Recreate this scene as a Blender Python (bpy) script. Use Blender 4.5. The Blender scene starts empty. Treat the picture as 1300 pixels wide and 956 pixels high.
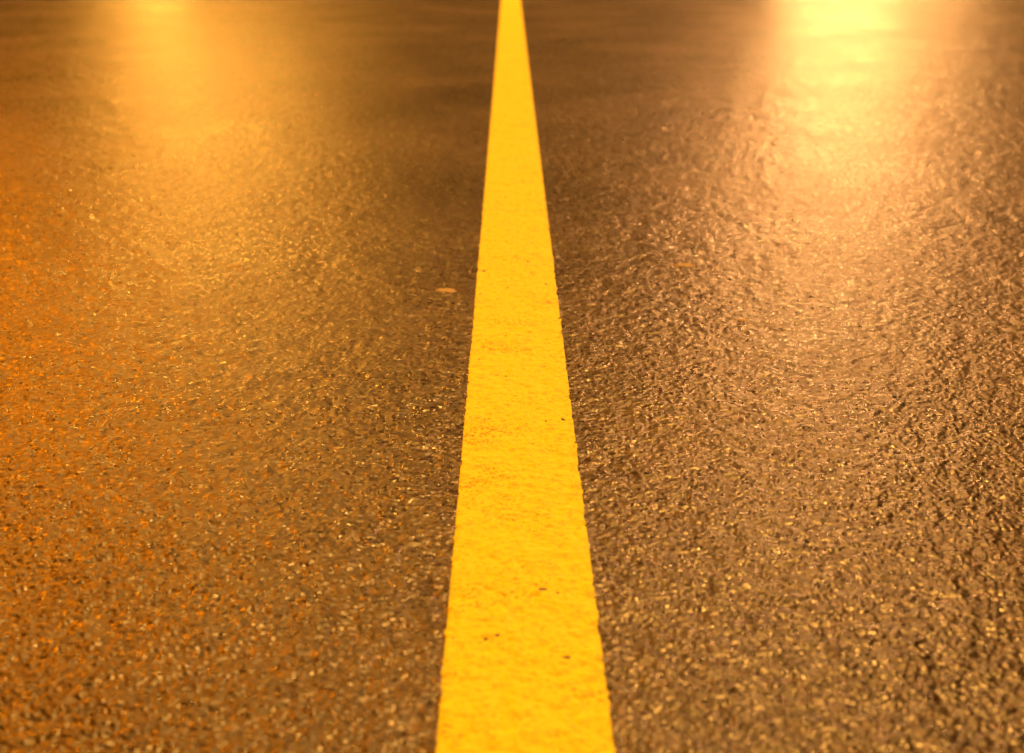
import bpy, math, numpy as np
from mathutils import Vector
S=bpy.context.scene
S.view_settings.view_transform='Standard'; S.view_settings.look='None'; S.view_settings.exposure=0
R=math.radians

# ---------------------------------------------------------------- height field
def h2(ix,iy,seed):
    a=(ix.astype(np.int64)*374761393+iy.astype(np.int64)*668265263+seed*974634777)&0xFFFFFFFF
    a=((a^(a>>13))*1274126177)&0xFFFFFFFF
    a=((a^(a>>16))*2246822519)&0xFFFFFFFF
    a=a^(a>>15)
    return (a&0xFFFFFF)/float(0xFFFFFF)
def stones(x,y,size,seed,rmin=.4,rmax=.85):
    gx=x/size; gy=y/size
    cx=np.floor(gx); cy=np.floor(gy)
    out=np.zeros_like(x)
    for i in (-1,0,1):
        for j in (-1,0,1):
            ax=cx+i; ay=cy+j
            px=ax+h2(ax,ay,seed); py=ay+h2(ax,ay,seed+1)
            r=rmin+(rmax-rmin)*h2(ax,ay,seed+2)
            hh=.3+.7*h2(ax,ay,seed+3)
            dx=gx-px; dy=gy-py
            tilt=(h2(ax,ay,seed+5)-.5)*dx+(h2(ax,ay,seed+6)-.5)*dy
            d=np.clip(1-(dx*dx+dy*dy)/(r*r),0,1)
            out=np.maximum(out,(np.sqrt(d)*.9+tilt*.9*(d>0))*hh)
    return out
def vnoise(x,y,size,seed):
    gx=x/size; gy=y/size
    ix=np.floor(gx); iy=np.floor(gy)
    fx=gx-ix; fy=gy-iy
    fx=fx*fx*(3-2*fx); fy=fy*fy*(3-2*fy)
    a=h2(ix,iy,seed);b=h2(ix+1,iy,seed);c=h2(ix,iy+1,seed);d=h2(ix+1,iy+1,seed)
    return (a*(1-fx)+b*fx)*(1-fy)+(c*(1-fx)+d*fx)*fy
def height(x,y):
    x=x+50; y=y+50
    h=.0018*stones(x,y,.0063,10)
    h+=.0008*(vnoise(x,y,.0044,49)-.5)
    h+=.0022*(vnoise(x,y,.015,50)-.5)
    h+=.0022*(vnoise(x,y,.06,51)-.5)
    h+=.002*(vnoise(x,y,.6,52)-.5)
    return h

def grid_mesh(name,X,Y,Z,mat):
    n,m=X.shape
    me=bpy.data.meshes.new(name)
    co=np.stack([X,Y,Z],-1).reshape(-1,3).astype(np.float32)
    me.vertices.add(n*m); me.vertices.foreach_set('co',co.ravel())
    idx=np.arange(n*m,dtype=np.int32).reshape(n,m)
    q=np.stack([idx[:-1,:-1],idx[:-1,1:],idx[1:,1:],idx[1:,:-1]],-1).reshape(-1,4)
    me.loops.add(q.size); me.loops.foreach_set('vertex_index',q.ravel())
    me.polygons.add(len(q)); me.polygons.foreach_set('loop_start',np.arange(0,q.size,4,dtype=np.int32))
    me.polygons.foreach_set('use_smooth',np.ones(len(q),dtype=bool))
    me.update(calc_edges=True)
    me.materials.append(mat)
    ob=bpy.data.objects.new(name,me); S.collection.objects.link(ob)
    return ob

# ---------------------------------------------------------------- materials
def newmat(n):
    m=bpy.data.materials.new(n); m.use_nodes=True
    nt=m.node_tree; return m,nt,nt.nodes['Principled BSDF']
def N(nt,t,**k):
    n=nt.nodes.new(t)
    for a,b in k.items():
        if a in n.inputs.keys(): n.inputs[a].default_value=b
        else: setattr(n,a,b)
    return n
def ramp(nt,fac,stops):
    r=nt.nodes.new('ShaderNodeValToRGB')
    e=r.color_ramp.elements
    while len(e)<len(stops): e.new(.5)
    for i,(p,c) in enumerate(stops):
        e[i].position=p; e[i].color=(*c,1) if len(c)==3 else c
    nt.links.new(fac,r.inputs[0]); return r.outputs[0]
def g(v): return (v,v,v)

def asphalt_mat():
    m,nt,b=newmat('asphalt'); L=nt.links
    tc=N(nt,'ShaderNodeTexCoord'); P=tc.outputs['Object']
    v=N(nt,'ShaderNodeTexVoronoi',Scale=200.0); L.new(P,v.inputs['Vector'])
    sp=N(nt,'ShaderNodeSeparateColor'); L.new(v.outputs['Color'],sp.inputs[0])
    col=ramp(nt,sp.outputs[0],[(0,(.016,.008,.0033)),(.5,(.036,.018,.008)),(.85,(.064,.034,.016)),(1,(.14,.082,.042))])
    nz=N(nt,'ShaderNodeTexNoise',Scale=1.6,Detail=3.0); L.new(P,nz.inputs['Vector'])
    pm=ramp(nt,nz.outputs[0],[(.3,g(.7)),(.7,g(1.2))])
    mx=N(nt,'ShaderNodeMix',data_type='RGBA',blend_type='MULTIPLY'); mx.inputs[0].default_value=1
    L.new(col,mx.inputs[6]); L.new(pm,mx.inputs[7]); L.new(mx.outputs[2],b.inputs['Base Color'])
    # stone to stone gloss variation (damp bitumen film)
    ad=N(nt,'ShaderNodeMath',operation='MULTIPLY_ADD'); ad.inputs[1].default_value=.8
    L.new(nz.outputs[0],ad.inputs[0]); L.new(sp.outputs[1],ad.inputs[2])
    ro=N(nt,'ShaderNodeMapRange'); ro.inputs[1].default_value=.3; ro.inputs[2].default_value=1.3
    ro.inputs[3].default_value=.21; ro.inputs[4].default_value=.45
    L.new(ad.outputs[0],ro.inputs[0]); L.new(ro.outputs[0],b.inputs['Roughness'])
    b.inputs['Specular IOR Level'].default_value=.42
    f=N(nt,'ShaderNodeTexNoise',Scale=300.0,Detail=1.0,Roughness=.5); L.new(P,f.inputs['Vector'])
    b2=N(nt,'ShaderNodeBump',Strength=.5,Distance=.0016); L.new(f.outputs[0],b2.inputs['Height'])
    L.new(b2.outputs[0],b.inputs['Normal'])
    return m
def paint_mat():
    m,nt,b=newmat('yellow_road_paint'); L=nt.links
    tc=N(nt,'ShaderNodeTexCoord'); P=tc.outputs['Object']
    n=N(nt,'ShaderNodeTexNoise',Scale=80.0,Detail=5.0,Roughness=.75); L.new(P,n.inputs['Vector'])
    col=ramp(nt,n.outputs[0],[(.32,(.84,.54,.001)),(.48,(.92,.82,.003)),(.68,(.94,.90,.006))])
    n2=N(nt,'ShaderNodeTexNoise',Scale=190.0,Detail=3.0,Roughness=.7); L.new(P,n2.inputs['Vector'])
    n4=N(nt,'ShaderNodeTexNoise',Scale=11.0,Detail=3.0); L.new(P,n4.inputs['Vector'])
    sm=N(nt,'ShaderNodeMath',operation='MULTIPLY_ADD'); sm.inputs[1].default_value=.5
    L.new(n4.outputs[0],sm.inputs[0]); L.new(n2.outputs[0],sm.inputs[2])
    chip=ramp(nt,sm.outputs[0],[(.0,g(0)),(.53,g(0)),(.65,g(1))])
    mx=N(nt,'ShaderNodeMix',data_type='RGBA'); L.new(chip,mx.inputs[0])
    mx.inputs[6].default_value=(.58,.30,.002,1); L.new(col,mx.inputs[7]); L.new(mx.outputs[2],b.inputs['Base Color'])
    b.inputs['Roughness'].default_value=.55
    b.inputs['Specular IOR Level'].default_value=.15
    f=N(nt,'ShaderNodeTexNoise',Scale=380.0,Detail=2.0); L.new(P,f.inputs['Vector'])
    b2=N(nt,'ShaderNodeBump',Strength=.8,Distance=.0012); L.new(f.outputs[0],b2.inputs['Height'])
    L.new(b2.outputs[0],b.inputs['Normal'])
    return m
def simple(name,c,r=.7,scale=20,var=.3,metal=0,bump=0):
    m,nt,b=newmat(name); L=nt.links
    tc=N(nt,'ShaderNodeTexCoord')
    n=N(nt,'ShaderNodeTexNoise',Scale=float(scale),Detail=4.0); L.new(tc.outputs['Object'],n.inputs['Vector'])
    col=ramp(nt,n.outputs[0],[(.3,tuple(x*(1-var) for x in c)),(.7,tuple(x*(1+var) for x in c))])
    L.new(col,b.inputs['Base Color']); b.inputs['Roughness'].default_value=r; b.inputs['Metallic'].default_value=metal
    if bump:
        bb=N(nt,'ShaderNodeBump',Strength=.6,Distance=bump); L.new(n.outputs[0],bb.inputs['Height']); L.new(bb.outputs[0],b.inputs['Normal'])
    return m
ASP=asphalt_mat(); PNT=paint_mat()

# ---------------------------------------------------------------- road sheet
rows=[-40,-20,-8,-3,-1,0,.4]
y=.75
while y<13: 
    rows.append(y); y+=(.0014 if y<5 else .0019)*y
rows+=list(np.linspace(13.1,20,60))+[24,30,40,60,90,140,220,320]
rows=np.array(rows)
NC=1050
u=np.linspace(-1,1,NC)
hw=np.clip(.48*np.clip(rows,.75,None)+.2,0,5.6)
X=u[None,:]*hw[:,None]
RW=6.0
X=np.concatenate([np.full((len(rows),1),-RW),X,np.full((len(rows),1),RW)],1)
Y=np.repeat(rows[:,None],X.shape[1],1)
fade=np.clip((Y-.5)/.25,0,1)*np.clip((20-Y)/4,0,1)
H=height(X,Y)
Z=H*fade+.0008*(1-fade)
Z[:,0]=0;Z[:,-1]=0
grid_mesh('asphalt_road',X,Y,Z,ASP)

# ---------------------------------------------------------------- painted line
W=.147
rl=rows
xs=np.linspace(-W/2-.002,W/2+.002,100)
X=np.repeat(xs[None,:],len(rl),0); Y=np.repeat(rl[:,None],len(xs),1)
H=height(X,Y)
hs=(height(X+.003,Y)+height(X-.003,Y)+height(X,Y+.003)+height(X,Y-.003)+H)/5
fade=np.clip((Y-.5)/.25,0,1)*np.clip((20-Y)/4,0,1)
edge=W/2-np.abs(X)
rag=.0024*(vnoise(X+9,Y+9,.008,80)-.5)+.0014*(vnoise(X+9,Y+9,.03,81)-.5)
k=np.clip((edge+rag)/.0022+.6,-1,1)
worn=vnoise(X+9,Y+9,.02,90)*vnoise(X+9,Y+9,.006,91)
off=.0009*k-.0014*np.clip((worn-.63)/.15,0,1)
Z=(.45*H+.55*hs+off)*fade+.004*(1-fade)
Z=np.where(k<0,H*fade-.003,Z)
grid_mesh('yellow_centre_line',X,Y,Z,PNT)

# ---------------------------------------------------------------- helpers
def mesh(name,vs,fs,mat,parent=None,smooth=False):
    me=bpy.data.meshes.new(name); me.from_pydata(vs,[],fs); me.update(); me.materials.append(mat)
    if smooth:
        for p in me.polygons: p.use_smooth=True
    o=bpy.data.objects.new(name,me); S.collection.objects.link(o)
    if parent: o.parent=parent
    return o
# ground + kerbs
GR=simple('dry_grass_ground',(.06,.055,.03),.95,8,.4,bump=.05)
grd=mesh('ground',[(-600,-600,-.02),(600,-600,-.02),(600,600,-.02),(-600,600,-.02)],[(0,1,2,3)],GR)
KB=simple('kerb_concrete',(.3,.28,.25),.85,30,.2,bump=.003)
for s in (-1,1):
    vs=[];fs=[]
    prof=[(6.0,-.03),(6.0,.10),(6.02,.125),(6.13,.125),(6.15,.11),(6.15,-.03)]
    n=0; yy=-40
    while yy<120:
        for y0 in (yy+.004,yy+.996):
            for (a,b) in prof: vs.append((s*a,y0,b))
        for i in range(5): fs.append((n+i,n+i+1,n+7+i,n+6+i))
        fs.append((n,n+1,n+2,n+3,n+4,n+5)); fs.append((n+6,n+7,n+8,n+9,n+10,n+11))
        n+=12; yy+=1
    mesh('kerb',vs,fs,KB)

# chewing gum blots trodden into the asphalt
GUM=simple('old_gum',(.34,.24,.13),.65,200,.25,bump=.0004)
def gum(x,y,r,seed):
    rng=np.random.RandomState(seed); vs=[];fs=[]
    ns=28; ph=rng.rand(4)*6.28
    hc=float(height(np.array([[x]]),np.array([[y]]))[0,0])
    base=max(hc*.5,.0017)
    vs.append((x,y,base+.0014))
    rings=[(.45,.0013),(.8,.0009),(.95,.0003),(1.05,-.002)]
    for (q,z) in rings:
        for i in range(ns):
            a=i/ns*2*math.pi
            rr=r*q*(1+.12*math.sin(2*a+ph[0])+.08*math.sin(3*a+ph[1])+.05*math.sin(7*a+ph[2]))
            vs.append((x+rr*math.cos(a),y+rr*math.sin(a)*.85,base+z+.0003*rng.rand()))
    for i in range(ns): fs.append((0,1+i,1+(i+1)%ns))
    for k in range(3):
        for i in range(ns):
            a=1+k*ns; fs.append((a+i,a+ns+i,a+ns+(i+1)%ns,a+(i+1)%ns))
    mesh('chewing_gum_blot',vs,fs,GUM,smooth=True)
F=1805.; TH=math.atan(550/F); HC=.669
def ground_at(px,py):   # used only to measure where things lie on the road
    v=(py-433.5)/F; uu=(px-646.4)/F
    dn=math.sin(TH)+v*math.cos(TH); fw=math.cos(TH)-v*math.sin(TH)
    t=HC/dn
    return uu*t-.0129, fw*t
for i,(px,py,r) in enumerate([(567,370,.019),(870,338,.019),(944,408,.010),(298,338,.013)]):
    x,y=ground_at(px,py); gum(x,y,r,i)

# ---------------------------------------------------------------- street lamps
MET=simple('galvanised_steel',(.35,.35,.34),.45,40,.15,metal=.8)
def tube(name,pts,rad,mat,parent,n=12):
    vs=[];fs=[]
    for i,p in enumerate(pts):
        p=Vector(p); d=(Vector(pts[min(i+1,len(pts)-1)])-Vector(pts[max(i-1,0)])).normalized()
        a=Vector((0,1,0)).cross(d).normalized(); b=d.cross(a)
        for j in range(n):
            t=j/n*2*math.pi; vs.append(tuple(p+(a*math.cos(t)+b*math.sin(t))*rad[i]))
    for i in range(len(pts)-1):
        for j in range(n): fs.append((i*n+j,i*n+(j+1)%n,(i+1)*n+(j+1)%n,(i+1)*n+j))
    fs.append(tuple(range(n))); fs.append(tuple(range((len(pts)-1)*n,len(pts)*n)))
    return mesh(name,vs,fs,mat,parent,True)
def street_lamp(x,y,h,col,power,size=.2):
    e=bpy.data.objects.new('street_lamp',None); S.collection.objects.link(e); e.location=(x,y,0)
    s=-1 if x>0 else 1
    pts=[(0,0,-.02),(0,0,.9),(0,0,h*.5),(0,0,h-.4),(s*.15,0,h-.1),(s*.6,0,h+.1),(s*1.3,0,h+.2)]
    tube('pole',pts,[.11,.1,.08,.06,.05,.045,.04],MET,e)
    tube('base_collar',[(0,0,-.02),(0,0,.35),(0,0,.4)],[.15,.15,.11],MET,e)
    vs=[];fs=[];n=16
    prof=[(1.0,0),(1.0,.05),(.8,.12),(.4,.17)]
    for q,z in prof:
        for j in range(n):
            t=j/n*2*math.pi; vs.append((s*1.5+.4*q*math.cos(t),.17*q*math.sin(t),h+.1+z))
    for k in range(3):
        for j in range(n): fs.append((k*n+j,k*n+(j+1)%n,(k+1)*n+(j+1)%n,(k+1)*n+j))
    fs.append(tuple(range(3*n,4*n)))
    mesh('lamp_housing',vs,fs,MET,e,True)
    m,nt,b=newmat('lamp_lens'); b.inputs['Emission Color'].default_value=(*col,1); b.inputs['Emission Strength'].default_value=12
    m.cycles.emission_sampling='NONE'
    vs=[(s*1.5+.36*q*math.cos(j/n*6.2832),.15*q*math.sin(j/n*6.2832),h+.1-d) for q,d in ((1,.0),(.7,.05)) for j in range(n)]
    fs=[(j,(j+1)%n,n+(j+1)%n,n+j) for j in range(n)]+[tuple(range(n,2*n))]
    mesh('lens',vs,fs,m,e,True)
    l=bpy.data.lights.new('lamp_light','POINT'); l.color=col; l.energy=power; l.shadow_soft_size=size
    lo=bpy.data.objects.new('bulb',l); S.collection.objects.link(lo); lo.parent=e; lo.location=(s*1.5,0,h-.25)
def az(deg,d): return d*math.sin(R(deg)),d*math.cos(R(deg))
def lampat(deg,d,h,col,E,size=.2):
    x,yy=az(deg,d); s=-1 if x>0 else 1
    street_lamp(x-s*1.5,yy,h,col,E*4*math.pi*(d*d+h*h),size)
lampat(11.6,84,7.0,(1,.50,.14),.065,1.0)
lampat(13.7,62,7.0,(1,.50,.14),.075,1.0)
lampat(16.2,50,7.0,(1,.45,.11),.05,.8)
lampat(13.1,27,9.5,(1,.40,.12),.36,.3)
lampat(-14.0,66,7,(1,.42,.05),.065,.9)
lampat(-11.5,29,9.5,(1,.41,.045),.30,.3)
lampat(-24.5,14,7.2,(1,.23,.0),.85,.4)

# ---------------------------------------------------------------- sun + sky
EL,AZ=57,13
sl=bpy.data.lights.new('sun','SUN'); sl.energy=5; sl.angle=R(.5); sl.color=(1,.44,.075)
so=bpy.data.objects.new('sun',sl); S.collection.objects.link(so)
d=Vector((math.sin(R(AZ))*math.cos(R(EL)),math.cos(R(AZ))*math.cos(R(EL)),math.sin(R(EL))))
so.rotation_euler=d.to_track_quat('Z','Y').to_euler(); so.location=(0,0,20)
w=bpy.data.worlds.new("World"); S.world=w; w.use_nodes=True; nt=w.node_tree
sk=nt.nodes.new('ShaderNodeTexSky'); sk.sky_type='NISHITA'; sk.sun_disc=False
sk.sun_elevation=R(2); sk.sun_rotation=R(AZ)
nt.links.new(sk.outputs[0],nt.nodes['Background'].inputs[0]); nt.nodes['Background'].inputs[1].default_value=.001

# ---------------------------------------------------------------- camera
c=bpy.data.cameras.new('camera'); co=bpy.data.objects.new('camera',c); S.collection.objects.link(co); S.camera=co
c.sensor_width=36; c.lens=F*36/1300; c.shift_y=-44.5/1300; c.clip_end=2000; c.clip_start=.05
co.location=(-.0129,0,HC); co.rotation_euler=(R(90)-TH,0,-3.6/F)
c.dof.use_dof=True; c.dof.focus_distance=2.0; c.dof.aperture_fstop=4.5
